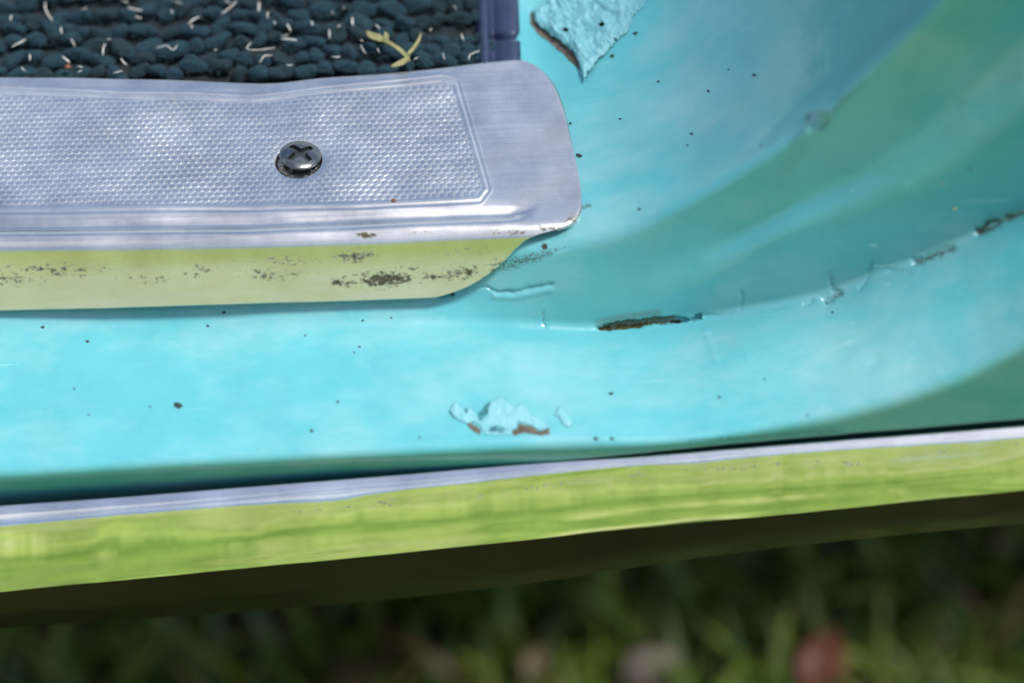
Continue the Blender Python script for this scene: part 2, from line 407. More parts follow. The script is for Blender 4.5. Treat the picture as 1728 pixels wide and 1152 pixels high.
# relief and wear of the sill
dirt = np.zeros((nC, nR)); moss = np.zeros((nC, nR)); disp = np.zeros((nC, nR))
X, Y = bpx, bpy_
mask = (X > -60) & (X < 1800) & (Y > -120) & (Y < 900)
wob = (fbm(X/9, Y/9)-.5)
def groove(pts, width, depth, dr):
    global disp, dirt
    d = line_dist(X, Y, pts)+wob*width*1.3+(fbm(X/26+5, Y/26)-.5)*width*2.2; f = np.exp(-(d/width)**2); disp = disp-.7*depth*MM*f; dirt = np.maximum(dirt, f*dr)
gap = [(1003, 553), (1030, 544), (1060, 539), (1100, 535), (1140, 532), (1165, 536), (1186, 527), (1184, 540), (1150, 545), (1100, 550), (1040, 557), (1012, 557)]
gd = inside_dist(X, Y, gap)+wob*6
g = sstep(0, 4, gd+(fbm(X/4, Y/4)-.5)*4); disp -= 1.5*MM*g
lowe = sstep(-3, 4, Y-(551-(X-1000)*.075)+wob*8)
moss = np.maximum(moss, g*(1-sstep(1110, 1160, X))*(1-.75*lowe)); dirt = np.maximum(dirt, g*.85*lowe*(1-sstep(1140, 1180, X)))
moss = np.maximum(moss, .32*np.exp(-(line_dist(X, Y, [(1010, 545), (1050, 535), (1110, 528)])/9)**2))
groove([(1190, 533), (1225, 533), (1262, 527), (1320, 519)], 2.5, .35, .12)
groove([(1250, 490), (1253, 500), (1249, 522)], 2.4, .4, .1)
groove([(1357, 514), (1370, 508)], 3.5, .6, .3)
groove([(1392, 506), (1416, 495)], 5, 1.0, .52)
groove([(1400, 466), (1405, 488)], 2.4, .4, .1); groove([(1470, 450), (1462, 470), (1450, 487)], 3, .5, .2)
groove([(1500, 456), (1535, 461)], 2.5, .4, .1)
groove([(1545, 442), (1580, 428), (1608, 418)], 5.0, 1.0, .56)
groove([(1650, 392), (1690, 372), (1740, 352)], 5.0, 1.1, .64)
groove([(797, 487), (820, 484), (838, 493), (868, 493), (888, 488), (932, 480)], 2.6, .7, .35)
disp += .25*MM*np.exp(-(line_dist(X, Y, [(835, 500), (870, 502), (930, 489)])/5)**2)
groove([(916, 528), (917, 545), (922, 552)], 2.0, .25, .5)
groove([(740, 497), (762, 495)], 4.0, .6, .9)
# grime and rust beside the plate
st = inside_dist(X, Y, [(815, 470), (850, 432), (900, 420), (960, 408), (985, 410), (940, 430), (915, 446), (870, 460)])
dirt = np.maximum(dirt, .52*sstep(-14, 14, st))
dirt = np.maximum(dirt, .75*sstep(-4, 3, 6-np.hypot(X-919, Y-416)))
dirt = np.maximum(dirt, .55*np.exp(-(line_dist(X, Y, [(982, 350), (996, 347)])/7)**2))
dirt = np.maximum(dirt, .44*np.exp(-(line_dist(X, Y, [(905, 128), (935, 150)])/6)**2))
dirt = np.maximum(dirt, .48*np.exp(-(line_dist(X, Y, [(1165, 742), (1300, 735), (1420, 726)])/5)**2))
dirt = np.maximum(dirt, .30*np.exp(-(line_dist(X, Y, [(560, 521), (800, 516)])/9)**2)*(fbm(X/18, Y/18) > .55))
# dents on the corner, faint runs
disp += .22*MM*(fbm(X/70, Y/50+9)-.5)*sstep(1000, 1500, X)
disp += .10*MM*(fbm(X/30, Y/30+3)-.5)
disp += .14*MM*np.exp(-(line_dist(X, Y, [(1190, 560), (1208, 605)])/5)**2) + .10*MM*np.exp(-(line_dist(X, Y, [(1255, 585), (1262, 605)])/4)**2)
disp -= .25*MM*np.exp(-((X-1475)**2+(Y-606)**2)/200)
disp = np.where(mask, disp, 0); dirt = np.where(mask, dirt, 0); moss = np.where(mask, moss, 0)
B2 = B+NB*disp[..., None]
me = mesh('sill_panel', B2.reshape(-1, 3), grid_faces(nC, nR))
attr(me, 'dirt', dirt); attr(me, 'moss', moss)
sill = link('sill_panel', me, PAINT, car)

# pieces lying on or lifting from the sill, cut to an outline
def piece(name, poly, mat, lift, parent, step=1.25, thick=.00015, on=surf, holes=None, rag=0.0):
    poly = np.array(poly, float); x0, y0 = poly.min(0)-1; x1, y1 = poly.max(0)+1
    gx = np.arange(x0, x1+step, step); gy = np.arange(y0, y1+step, step); PX, PY = np.meshgrid(gx, gy, indexing='ij')
    d = inside_dist(PX, PY, poly)
    if rag: d = d+rag*(fbm(PX/5, PY/5)-.5)*2
    ok = d > 0
    if holes is not None: ok &= ~holes(PX, PY)
    P, N = on(PX, PY); P = P+N*(lift(PX, PY, np.maximum(d, 0))*MM)[..., None]
    Fq = grid_faces(len(gx), len(gy)); Fq = Fq[ok.ravel()[Fq].all(1)]
    used = np.unique(Fq); rm = np.full(ok.size, -1); rm[used] = np.arange(len(used))
    me = mesh(name, P.reshape(-1, 3)[used], rm[Fq])
    o = link(name, me, mat, parent)
    if thick:
        s = o.modifiers.new('thickness', 'SOLIDIFY'); s.thickness = thick; s.offset = -1
    return o
main = [(840, 673), (827, 679), (822, 690), (821, 700), (810, 710), (805, 699), (796, 690), (788, 689), (786, 697), (778, 690), (772, 677), (764, 682), (757, 694), (764, 704), (776, 712), (789, 716), (797, 712), (808, 717), (813, 726), (818, 733), (840, 734), (866, 735), (864, 726), (872, 722), (873, 712), (884, 715), (898, 719), (910, 727), (928, 722), (922, 714), (906, 703), (896, 699), (889, 683), (880, 681), (872, 687), (860, 681), (850, 673)]
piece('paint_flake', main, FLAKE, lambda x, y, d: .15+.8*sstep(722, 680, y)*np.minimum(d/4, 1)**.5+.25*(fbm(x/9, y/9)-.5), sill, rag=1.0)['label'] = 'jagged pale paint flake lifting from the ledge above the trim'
CAV = mat_simple('cavity_shade', (.012, .10, .12), (.03, .20, .22), 900, .6, .0001)  # dark teal pieces paint the shade in hollows around the flake
piece('bare_or_shade_patch', [(829, 676), (824, 684), (822, 698), (812, 710), (803, 712), (797, 702), (804, 699), (812, 692), (820, 680)], CAV, lambda x, y, d: .05+0*x, sill, thick=0, rag=2)
piece('bare_or_shade_patch', [(826, 725), (836, 722), (850, 725), (860, 727), (863, 731), (852, 730), (840, 728), (830, 729)], CAV, lambda x, y, d: 1.0+0*x, sill, thick=0, rag=2)
piece('bare_or_shade_patch', [(786, 690), (782, 699), (790, 706), (800, 710), (803, 704), (796, 694)], CAV, lambda x, y, d: .05+0*x, sill, thick=0, rag=3)
piece('bare_or_shade_patch', [(788, 713), (795, 713), (803, 717), (811, 723), (812, 733), (806, 733), (796, 726), (788, 719)], RUST, lambda x, y, d: .06+0*x, sill, thick=.00005, rag=.8)
piece('bare_or_shade_patch', [(862, 726), (872, 722), (874, 713), (886, 716), (899, 718), (910, 727), (928, 721), (928, 733), (914, 735), (899, 733), (885, 731), (866, 736)], RUST, lambda x, y, d: .06+0*x, sill, thick=.00005, rag=.8)
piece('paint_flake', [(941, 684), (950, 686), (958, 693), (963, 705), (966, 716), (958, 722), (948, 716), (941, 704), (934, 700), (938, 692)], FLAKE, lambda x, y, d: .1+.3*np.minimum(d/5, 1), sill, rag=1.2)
# the big blister beside the carpet
bl = [(916, 22), (935, 12), (955, 2), (975, -14), (1010, -60), (1110, -70), (1135, -20), (1118, 10), (1096, 30), (1085, 55), (1062, 72), (1048, 88), (1030, 104), (1012, 126), (1002, 146), (997, 128), (996, 112), (990, 98), (975, 82), (955, 68), (935, 55), (920, 44)]
piece('bare_or_shade_patch', [(912, 22), (938, 6), (975, -20), (1020, -62), (1108, -72), (1120, -10), (1070, 40), (1010, 110), (998, 122), (986, 112), (965, 92), (945, 74), (924, 58), (911, 42)], RUST, lambda x, y, d: .08+0*x, sill, thick=.00005, rag=2)
def crumple(x, y, d): return .15+1.7*np.minimum(d/10, 1)**.6*(.25+1.3*fbm(x/24+.37*y/24, y/24-.37*x/24, 4))*sstep(1135, 1050, x+.25*y)+.55*sstep(60, 8, d)*sstep(1000, 940, x-.45*y)+(1.5*np.abs(fbm(x/19+.5*y/19+3, y/13-.3*x/19, 3)-.5)**.6+.3*(fbm(x/7+3, y/6)-.5)-.5)*sstep(0, 9, d)
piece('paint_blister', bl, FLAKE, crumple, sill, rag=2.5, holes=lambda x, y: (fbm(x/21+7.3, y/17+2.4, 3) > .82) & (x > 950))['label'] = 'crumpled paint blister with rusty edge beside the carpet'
# stone chips
chips = [(301, 684, 7), (377, 527, 3), (351, 550, 2.6), (148, 576, 3), (72, 552, 3), (526, 727, 3.5), (570, 678, 2.5), (607, 585, 2.2), (612, 541, 2.4), (598, 595, 2), (708, 738, 2.4), (1031, 664, 3.5), (1405, 527, 2.6), (983, 263, 5), (972, 209, 2.8), (1057, 201, 2.2), (1128, 138, 2.4), (1079, 353, 2.6), (1286, 127, 3), (1209, 154, 2.8), (1174, 226, 2.6), (1246, 118, 1.8), (1284, 247, 1.8), (1637, 285, 2.6), (1052, 95, 4), (1033, 740, 3.5), (1006, 740, 4), (1214, 670, 2.6), (1290, 640, 2.2), (1096, 57, 4), (660, 536, 2), (1362, 700, 2.2), (125, 656, 2), (253, 686, 1.8), (150, 700, 2), (515, 566, 2), (1165, 245, 1.8)]
for cx, cy, r in chips:
    ph = random.uniform(0, 6)
    poly = [(cx+r*1.15*math.cos(a)*(1+.25*math.sin(2*a+ph)+.12*math.sin(5*a)), cy+r*.85*math.sin(a)*(1+.2*math.cos(3*a+ph))) for a in np.linspace(0, 2*math.pi, 14)[:-1]]
    o = piece('stone_chip', poly, CHIPM, lambda x, y, d: .05+.10*np.minimum(d/2, 1), sill, step=max(.5, r/5), thick=0)

# ------------------------------------------------------------------ sill plate
PZ = .018
backf = curve([(-700, 150), (0, 128), (200, 130), (380, 135), (450, 135), (560, 128), (700, 116), (830, 102), (890, 97), (1000, 92)])
frontf = curve([(-700, 434), (0, 413), (300, 410), (620, 401), (800, 393), (900, 389), (960, 385), (1000, 383)])
botf = curve([(-700, 546), (0, 521), (300, 512), (500, 507), (740, 498), (1000, 489)])
endf = curve([(0, 868), (.02, 892), (.05, 908), (.10, 925), (.18, 941), (.30, 954), (.50, 968), (.68, 981), (.80, 987), (.88, 986), (.93, 979), (.97, 966), (1.0, 945)])
fendf = curve([(0, 945), (.06, 915), (.14, 893), (.28, 874), (.48, 853), (.68, 826), (.84, 795), (.94, 765), (1.0, 735)])
NCOL = 900
colt = np.concatenate([np.linspace(-.62, -.06, 50)[:-1], np.linspace(-.06, 1, NCOL)])
vv = np.concatenate([np.linspace(0, .06, 26)[:-1], np.linspace(.06, .93, 205)[:-1], np.linspace(.93, 1, 22)])
CT, VV = np.meshgrid(colt, vv, indexing='ij')
PX = CT*endf(VV); PY = backf(PX)+(frontf(PX)-backf(PX))*VV
P = on_z(PX, PY, PZ); x_, y_ = P[..., 0]/MM, P[..., 1]/MM
inner = [(-900, 176), (0, 160), (200, 167), (420, 172), (560, 158), (745, 139), (764, 143), (816, 318), (806, 332), (600, 343), (0, 350), (-900, 377)]
dp = inside_dist(PX, PY, inner)*.12/.9                          # mm inside the knurled field
aL = 1.62; rowp = aL*.866
jr = np.round(y_/rowp); off = np.where(jr.astype(int) % 2 == 0, 0, aL/2)
best = np.full(x_.shape, 9.)
for dj in (-1, 0, 1):
    j = jr+dj; of = np.where(j.astype(int) % 2 == 0, 0, aL/2); i = np.round((x_-of)/aL)
    best = np.minimum(best, np.hypot(x_-of-i*aL, (y_-j*rowp)))
amp = (.35+1.2*fbm(PX/110+4, PY/60, 3))*(.8+.4*fbm(x_/1.7, y_/1.5, 1))
cell = np.clip(1-(best/.80)**6.5, 0, 1)
infield = sstep(.15, .45, dp)*sstep(4.6, 7.0, np.hypot(x_-on_z(507, 268, PZ)[0]/MM, y_-on_z(507, 268, PZ)[1]/MM)+1.5*(fbm(x_/2, y_/2)-.5))
hz = .13*cell*amp*infield - .10*infield
hz += .16*np.exp(-((dp+.55)/.28)**2) - .05*np.exp(-((dp+1.2)/.3)**2) + .07*np.exp(-((dp+1.75)/.25)**2)
dfr = (PY-frontf(PX))*-.12/.766                                  # mm behind the front edge
endfade = 1-sstep(850, 900, PX+.55*(PY-372))
hz += (-.75*np.exp(-((dfr-5.0)/1.5)**2) + .25*np.exp(-((dfr-1.8)/1.5)**2))*endfade
sx0, sy0 = [v/MM for v in on_z(507, 268, PZ)[:2]]
rs = np.hypot(x_-sx0, y_-sy0)
hz += -.55*np.exp(-(rs/9)**2) - .35*np.exp(-(rs/5.3)**4)
hz += -.9*np.exp(-(((x_-on_z(440, 140, PZ)[0]/MM)/9)**2))*sstep(.45, 0, VV)
hz += .8*(fbm(x_/20+9, y_/15, 2)-.5)
hz -= .6*sstep(5.1, 4.4, np.hypot(x_-sx0+.40, y_-sy0+.15))
dbk = (PY-backf(PX))*.12/.766; dend = (endf(VV)-PX)*.12
for dd, rr in ((dbk, .9), (dend, 1.1)):
    e = np.clip(rr-dd, 0, rr); hz -= rr-np.sqrt(np.maximum(rr*rr-e*e, 0))
P[..., 2] += hz*MM
P[:, :, 2] += .0
# front bend and flange
WN = 70; ww = np.concatenate([np.linspace(.0, .3, 30), np.linspace(.3, 1, 41)[1:]])
rowsP = [P]; rowsX = [PX]; rowsY = [PY]
fl = []
for wv in ww[1:]:
    px = colt*fendf(wv) if wv > 0 else colt*endf(1.0)
    T0 = on_z(px, frontf(px), PZ); Bt = on_y(px, botf(px), (T0[:, 1]-.0052))
    # bend: start 1.9 mm behind the corner, tuck the corner round
    pt = T0+(Bt-T0)*wv
    fwd = np.array([0, .0018, 0]); k = max(0, 1-wv/.16)
    # quadratic rounding of the corner
    s = wv*np.linalg.norm(Bt-T0, axis=1)
    r = .0021; down = (Bt-T0)/np.linalg.norm(Bt-T0, axis=1)[:, None]
    t = np.clip(.5+.5*s/r, 0, 1)[:, None]
    q = (1-t)**2*(T0+np.array([0, r, 0]))+2*t*(1-t)*T0+t*t*(T0+down*r)
    pt = np.where((s < r)[:, None], q, pt)
    e = np.clip(.0006-(fendf(wv)-px)*.12*MM, 0, .0006)
    pt[:, 1] += (.0006-np.sqrt(np.maximum(.0006**2-e*e, 0)))
    pt[:, 1] += .0005*(fbm(px/160, np.full_like(px, wv*2))-.5)*wv
    # the lower lip of the flange leans out a touch
    pt[:, 1] -= .0006*max(0, wv-.25)**2*2
    fl.append((pt, px, frontf(px)+(botf(px)-frontf(px))*wv))
# pull the last rows of the top into the bend
r = .0021; s = dfr*MM; tt = np.clip(.5-.5*s/r, 0, 1)
dwn = np.array([0, -.36, -.93])
T0 = on_z(PX, frontf(PX), PZ)
q = ((1-tt)**2)[..., None]*(T0+np.array([0, r, 0]))+(2*tt*(1-tt))[..., None]*T0+(tt**2)[..., None]*(T0+dwn*r)
near = (s < r)
P = np.where(near[..., None], q+np.array([0, 0, 1])*(hz*MM)[..., None]*np.clip(s/r, 0, 1)[..., None], P)
G = np.concatenate([P]+[a[0][:, None] for a in fl], 1)
GX = np.concatenate([PX]+[a[1][:, None] for a in fl], 1); GY = np.concatenate([PY]+[a[2][:, None] for a in fl], 1)
nv0 = len(vv); nvt = G.shape[1]
# skirt for the sheet's thickness at the end, the back and the lip
Gs = np.concatenate([G, (G[-1:]+np.array([-.0002, .0003, -.0009]))], 0)
GXs = np.concatenate([GX, GX[-1:]], 0); GYs = np.concatenate([GY, GY[-1:]], 0)
bk = Gs[:, :1]+np.array([0, .0002, -.0012]); lip = Gs[:, -1:]+np.array([0, .0010, -.0002])
Gs = np.concatenate([bk, Gs, lip], 1); GXs = np.concatenate([GXs[:, :1], GXs, GXs[:, -1:]], 1); GYs = np.concatenate([GYs[:, :1], GYs, GYs[:, -1:]], 1)
me = mesh('scuff_plate', Gs.reshape(-1, 3), grid_faces(*Gs.shape[:2]))
fw = np.clip((GYs-frontf(GXs))/(botf(GXs)-frontf(GXs)), -9, 1)
dt = np.zeros(GXs.shape)
def blot(cx, cy, rx, ry, a):
    global dt
    dt = np.maximum(dt, a*np.exp(-(((GXs-cx)/rx)**2+((GYs-cy)/ry)**2)))
for b in [(617, 397, 20, 5, .95), (650, 470, 52, 16, .76), (600, 432, 40, 13, .60), (580, 474, 36, 10, .58), (780, 460, 45, 16, .54), (735, 466, 60, 8, .54), (835, 450, 25, 18, .42), (790, 425, 60, 10, .34), (965, 368, 22, 10, .56), (925, 386, 45, 7, .56), (860, 392, 60, 7, .48), (720, 392, 80, 6, .34), (330, 462, 30, 10, .40), (90, 455, 120, 16, .42), (20, 470, 60, 14, .48), (460, 462, 80, 12, .46), (250, 470, 60, 10, .42), (345, 452, 16, 10, .55), (480, 440, 60, 10, .42), (505, 262, 70, 50, .30), (300, 190, 90, 30, .24), (700, 150, 70, 20, .22), (750, 300, 80, 40, .22), (690, 452, 30, 8, .45)]: blot(*b)
attr(me, 'dirt', dt)
film = sstep(.2, .55, fw)*(.42+.3*fbm(GXs/60, GYs/12))
attr(me, 'film', np.clip(film, 0, 1))
plate = link('scuff_plate', me, ALU, car)
plate['label'] = 'dimpled aluminium scuff plate with rounded end and grimy front lip'

# screw: oval head with a cross recess
def build_screw():
    nr, na = 110, 200; rr = np.linspace(0, 1, nr); aa = np.linspace(0, 2*np.pi, na, endpoint=False); RR, AA = np.meshgrid(rr, aa, indexing='ij')
    rad_ = 4.35
    # rings: head top then the rim turning under
    x = RR*rad_*np.cos(AA); y = RR*rad_*np.sin(AA)
    z = 1.25*np.sqrt(np.clip(1-(RR*.93)**2, 0, 1))-.45
    a0 = math.radians(42)
    u = x*math.cos(a0)+y*math.sin(a0); v = -x*math.sin(a0)+y*math.cos(a0)
    def arm(a, b):
        wd = .78-.07*np.abs(a); return sstep(.15, -.15, np.abs(b)-wd)*sstep(.25, -.25, np.abs(a)-2.9)*(1-.12*np.abs(a)/2.9)
    rec = np.maximum(np.maximum(arm(u, v), arm(v, u)), sstep(1.35, .6, np.hypot(u, v)))
    z = z-rec*2.9
    rim = [(rad_*1.02, -.10), (rad_*1.03, -.30), (rad_*.99, -.55), (rad_*.80, -.9)]
    X = list(np.stack([x, y, z], -1).reshape(-1, 3)); 
    for rd, zz in rim: X += [(rd*math.cos(a), rd*math.sin(a), zz) for a in aa]
    X = np.array(X); n = nr+len(rim); i, j = np.meshgrid(np.arange(n-1), np.arange(na), indexing='ij'); a = i*na+j; b = i*na+(j+1) % na
    Fq = np.stack([a, a+na, b+na, b], -1).reshape(-1, 4)
    c = on_z(507, 262, PZ)
    tilt = Matrix.Rotation(math.radians(7), 3, 'Y') @ Matrix.Rotation(math.radians(-5), 3, 'X')
    X = X@np.array(tilt).T*MM+c+np.array([0, 0, .00020])
    so = link('screw', mesh('screw', X, Fq), STEEL, car)
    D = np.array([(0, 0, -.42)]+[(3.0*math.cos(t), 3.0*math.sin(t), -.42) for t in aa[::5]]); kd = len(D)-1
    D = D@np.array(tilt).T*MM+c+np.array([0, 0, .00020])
    link('slot_shade', mesh('slot_shade', D, np.array([[0, 1+q, 1+(q+1) % kd] for q in range(kd)]), False), CHIPM, so)  # dark disc inside the cross recess, painted in place of its shade
    return so
build_screw()

# ------------------------------------------------------------------ trim strip and rocker
PXT = np.linspace(-700, 2300, 700)
tbf = curve([(-700, 902), (0, 852), (200, 838), (400, 822), (640, 803), (900, 781), (1060, 770), (1200, 759), (1400, 743), (1728, 717), (2300, 668)])
tff = curve([(-700, 932), (0, 880), (400, 848), (700, 820), (1000, 790), (1300, 764), (1728, 733), (2300, 686)])
tmf = curve([(-700, 1065), (0, 1000), (400, 962), (700, 931), (864, 913), (1200, 880), (1728, 829), (2300, 772)])
rkf = curve([(-700, 1130), (0, 1062), (400, 1035), (700, 1008), (900, 985), (1200, 940), (1500, 906), (1728, 885), (2300, 830)])
yb = (-27.2+1.6*sstep(0, 900, PXT))*MM
TB = on_y(PXT, tbf(PXT), yb); dyt = .0031*(tff(PXT)-tbf(PXT))/28; TF = on_y(PXT, tff(PXT), yb-dyt)
TM = on_y(PXT, tmf(PXT), yb-dyt-.0052)
H = TF[:, 2]-TM[:, 2]
TQ = TF*.55+TM*.45; TQ[:, 1] -= .0011
wav = lambda k, s: (fbm(PXT/230+k, PXT*0+k)-.5)*s
TQ[:, 1] += wav(3, .0016)+(fbm(PXT/70, PXT*0+5)-.5)*.0007; TM = TM+np.stack([0*PXT, wav(8, .0006), 0*PXT], -1)
TI = TB+np.array([0, .0004, -.014]); TR = TM+np.array([0, .0030, -.0006])
G = sweep([TI, TB, TF, TQ, TM, TR], [0, .25, 1.5, 5, .5, 0], [4, 6, 14, 20, 4], 12)
gx, gy = project(G); rowi = np.linspace(0, 1, G.shape[1])[None]+0*gx
G[..., 1] += .0006*(fbm(gx/300+9, rowi*5+2, 2)-.5)*sstep(.15, .35, rowi)*sstep(1, .8, rowi)
me = mesh('trim_strip', G.reshape(-1, 3), grid_faces(*G.shape[:2]))
gx, gy = project(G)
dts = .31*np.exp(-((gy-tff(gx)-22)/12)**2)*sstep(.40, .6, fbm(gx/40, gy/10))*(gx > 500)
attr(me, 'dirt', dts); attr(me, 'film', np.zeros(gx.shape))
trim = link('trim_strip', me, TRIM, car); trim['label'] = 'bright polished trim strip along the outside of the sill'
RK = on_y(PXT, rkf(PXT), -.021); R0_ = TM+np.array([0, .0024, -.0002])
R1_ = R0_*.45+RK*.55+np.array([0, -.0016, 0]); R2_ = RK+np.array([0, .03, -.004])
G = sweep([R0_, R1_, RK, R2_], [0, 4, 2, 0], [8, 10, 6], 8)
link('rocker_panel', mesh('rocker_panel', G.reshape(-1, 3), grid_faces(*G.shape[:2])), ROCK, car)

# floor of the car behind the sill
def box(x0, x1, y0, y1, z0, z1):
    V = [(x, y, z) for x in (x0, x1) for y in (y0, y1) for z in (z0, z1)]
    return V, [[0, 1, 3, 2], [4, 6, 7, 5], [0, 4, 5, 1], [2, 3, 7, 6], [0, 2, 6, 4], [1, 5, 7, 3]]
V, Fq = box(-.75, .55, .10, 1.2, -.075, -.045)
link('floor_pan', mesh('floor_pan', V, Fq, False), DARK, car)

# ------------------------------------------------------------------ floor mat
MZ = .0135
cm = on_z(400, 60, MZ)
mat_o = empty('floor_mat', (cm[0], cm[1], MZ), 'dark teal looped carpet mat with navy edge binding behind the metal plate', 'carpet')
def mat_base():
    pl = [on_z(-650, 160, MZ-.0006), on_z(822, 120, MZ-.0006), on_z(800, -170, MZ-.0006), on_z(-650, -170, MZ-.0006)]
    pl = [np.array(p) for p in pl]; pl[0][1] -= .004; pl[1][1] -= .004
    V = pl+[p-np.array([0, 0, .002]) for p in pl]
    Fq = [[0, 1, 2, 3], [7, 6, 5, 4], [0, 4, 5, 1], [1, 5, 6, 2], [2, 6, 7, 3], [3, 7, 4, 0]]
    link('mat_base', mesh('mat_base', V, Fq, False), BACKING, mat_o)
mat_base()
def loop_mesh(seed):
    r = np.random.default_rng(seed); nu, nv = 30, 20; V = []
    k1, k2 = r.uniform(0, 6, 2)
    for i in range(nu):
        th = math.pi*i/(nu-1)
        for j in range(nv):
            ph = 2*math.pi*j/nv
            x = -math.cos(th); s = abs(math.sin(th))**.62
            rx = 1+.13*math.sin(2*ph+k1+1.5*x)+.10*math.sin(3*ph+k2-2*x)+.055*math.sin(7*ph+6*x+k2)
            V.append((x*2.85*(1+.06*math.sin(ph+k2)), math.cos(ph)*s*1.62*rx+.30*math.sin(2.2*x+k1), math.sin(ph)*s*1.75*rx-.35*x*x))
    Fq = [[i*nv+j, i*nv+(j+1) % nv, (i+1)*nv+(j+1) % nv, (i+1)*nv+j] for i in range(nu-1) for j in range(nv)]
    me = mesh('yarn_loop', np.array(V)*MM, Fq); me.materials.append(YARN if seed % 3 else YARN2); return me
LM = [loop_mesh(s) for s in range(9)]
nl = 0
for rw in range(9):
    py = 124-rw*24.5+ (0)
    px = -40+random.uniform(0, 20)
    while px < 806-(rw*.0):
        wd = random.choice((.68, .8, .92, 1.0, 1.1, 1.3))*random.uniform(.94, 1.06)
        row_py = py+ (0 if px < 300 else -(px-300)*.030) + 5*math.sin(px/70+rw*1.7)+random.uniform(-8, 8)
        P0 = on_z(px+19*wd, row_py, MZ+.0014)
        o = bpy.data.objects.new('yarn_loop', LM[random.randrange(9)]); COL.objects.link(o); o.parent = mat_o
        o.location = Vector(P0)-mat_o.location+Vector((0, 0, random.uniform(-.0005, .0004)))
        o.rotation_euler = (random.uniform(-3.1, 3.1), random.uniform(-.22, .22), random.gauss(.03, .45))
        o.scale = (wd*random.uniform(.88, 1.02), random.uniform(.86, 1.05), random.uniform(.85, 1.15)); nl += 1
        px += 36.5*wd
def fuzz():
    r = np.random.default_rng(21); n = 4200; px = r.uniform(-30, 806, n); py = r.uniform(-60, 126, n)
    P0 = on_z(px, py, MZ+r.uniform(.0012, .0034, n)); V = []
    a = r.uniform(0, 2*np.pi, n); L = r.uniform(.0009, .0024, n); wd = r.uniform(.00002, .00004, n)
    d = np.stack([np.cos(a), .6*np.sin(a), 0*a], -1); sdv = np.stack([-np.sin(a), np.cos(a), 0*a], -1); Q = []
    for t, up in ((0, 0), (.35, .6), (.7, .75), (1, .3)):
        c = P0+d*(L*t)[:, None]+np.array([0, 0, 1])*(L*.35*up)[:, None]+sdv*(L*.25*np.sin(3*t+a))[:, None]
        Q += [c+sdv*wd[:, None], c-sdv*wd[:, None]]
    V = np.stack(Q, 1).reshape(-1, 3); b = np.arange(n)[:, None]*8
    Fq = np.concatenate([b+np.array([[2*k, 2*k+1, 2*k+3, 2*k+2]]) for k in range(3)], 0)
    m = mat_simple('fuzz_fibre', (.004, .020, .030), (.015, .05, .06), 700, .8)
    o = link('yarn_fuzz', mesh('yarn_fuzz', V, Fq), m, mat_o); o['kind'] = 'stuff'
fuzz()
# edge binding along the mat's end
def binding():
    cols = []
    for t in np.linspace(0, 1, 110):
        py = 118-t*330
        e = [on_z(p+ (118-py)*-.035, py, MZ+h) for p, h in ((806, .001), (812, .0034), (819, .0040), (826, .0036), (831, .0022), (836, .0020), (850, .0036), (866, .0042), (878, .0036), (884, .0018), (886, -.002))]
        e = np.array(e); d = abs(py-62); e[4:10, 2] -= .0016*math.exp(-(d/4)**2)
        cols.append(e)
    G = np.stack(cols, 0)
    o = link('edge_binding', mesh('edge_binding', G.reshape(-1, 3), grid_faces(*G.shape[:2])), VINYL, mat_o)
    s = o.modifiers.new('smooth', 'SUBSURF'); s.levels = s.render_levels = 2
binding()

def tube(pts, r0, r1, name, seg=8, flat=1.0):
    pts = np.array(pts); n = len(pts); V = []
    for i in range(n):
        t = pts[min(i+1, n-1)]-pts[max(i-1, 0)]; t = t/np.linalg.norm(t); s = np.cross(t, [0, 0, 1]); s /= np.linalg.norm(s)+1e-9; u = np.cross(s, t)
        f = i/(n-1); rr = r0+(r1-r0)*f; rr *= (.45 if i in (0, n-1) else 1)
        for k in range(seg):
            a = 2*math.pi*k/seg; V.append(pts[i]+s*rr*math.cos(a)+u*rr*flat*math.sin(a))
    Fq = [[i*seg+k, i*seg+(k+1) % seg, (i+1)*seg+(k+1) % seg, (i+1)*seg+k] for i in range(n-1) for k in range(seg)]
    return mesh(name, V, Fq)
def smooth_path(pts, n=10):
    p = np.array(pts, float)
    if len(p) == 2: p = np.array([p[0], (p[0]+p[1])/2+RNG.normal(0, .8, 2), p[1]])
    t = np.linspace(0, 1, len(p)); q = np.linspace(0, 1, n)
    return np.stack([curve(np.stack([t, p[:, k]], 1))(q) for k in range(2)], 1)
S1c = [[(438, 20), (440, 80), (460, 130), (510, 205)], [(110, 150), (100, 215)], [(590, 265), (600, 335)], [(690, 375), (730, 455)], [(115, 455), (205, 410), (250, 385)], [(290, 530), (290, 600)], [(605, 550), (680, 610)], [(790, 100), (840, 75)], [(1180, 5), (1250, 35)], [(1240, 75), (1385, 105)], [(1310, 165), (1380, 180)], [(1670, 95), (1685, 140)], [(1020, 430), (1000, 540)], [(1175, 570), (1235, 635)], [(1510, 470), (1620, 445), (1680, 490), (1725, 440)], [(1095, 715), (1190, 690)], [(210, 650), (250, 695)], [(755, 645), (805, 655)], [(755, 712), (800, 685)], [(1035, 385), (1080, 385)]]
S2c = [[(175, 10), (275, 40)], [(330, 240), (385, 190), (440, 165)], [(365, 240), (365, 285)], [(655, 140), (740, 75), (800, 15)], [(690, 5), (750, 40)], [(1020, 25), (1015, 120)], [(1110, 115), (1105, 185)], [(1160, 215), (1175, 245)], [(1290, 235), (1330, 310)], [(1235, 350), (1310, 330)], [(1235, 380), (1390, 395)], [(945, 410), (900, 470), (980, 490), (1180, 465)], [(1025, 610), (1085, 540), (1155, 540)], [(1700, 290), (1705, 380)], [(1285, 635), (1350, 630)], [(580, 490), (610, 480)], [(1525, 205), (1535, 260)]]
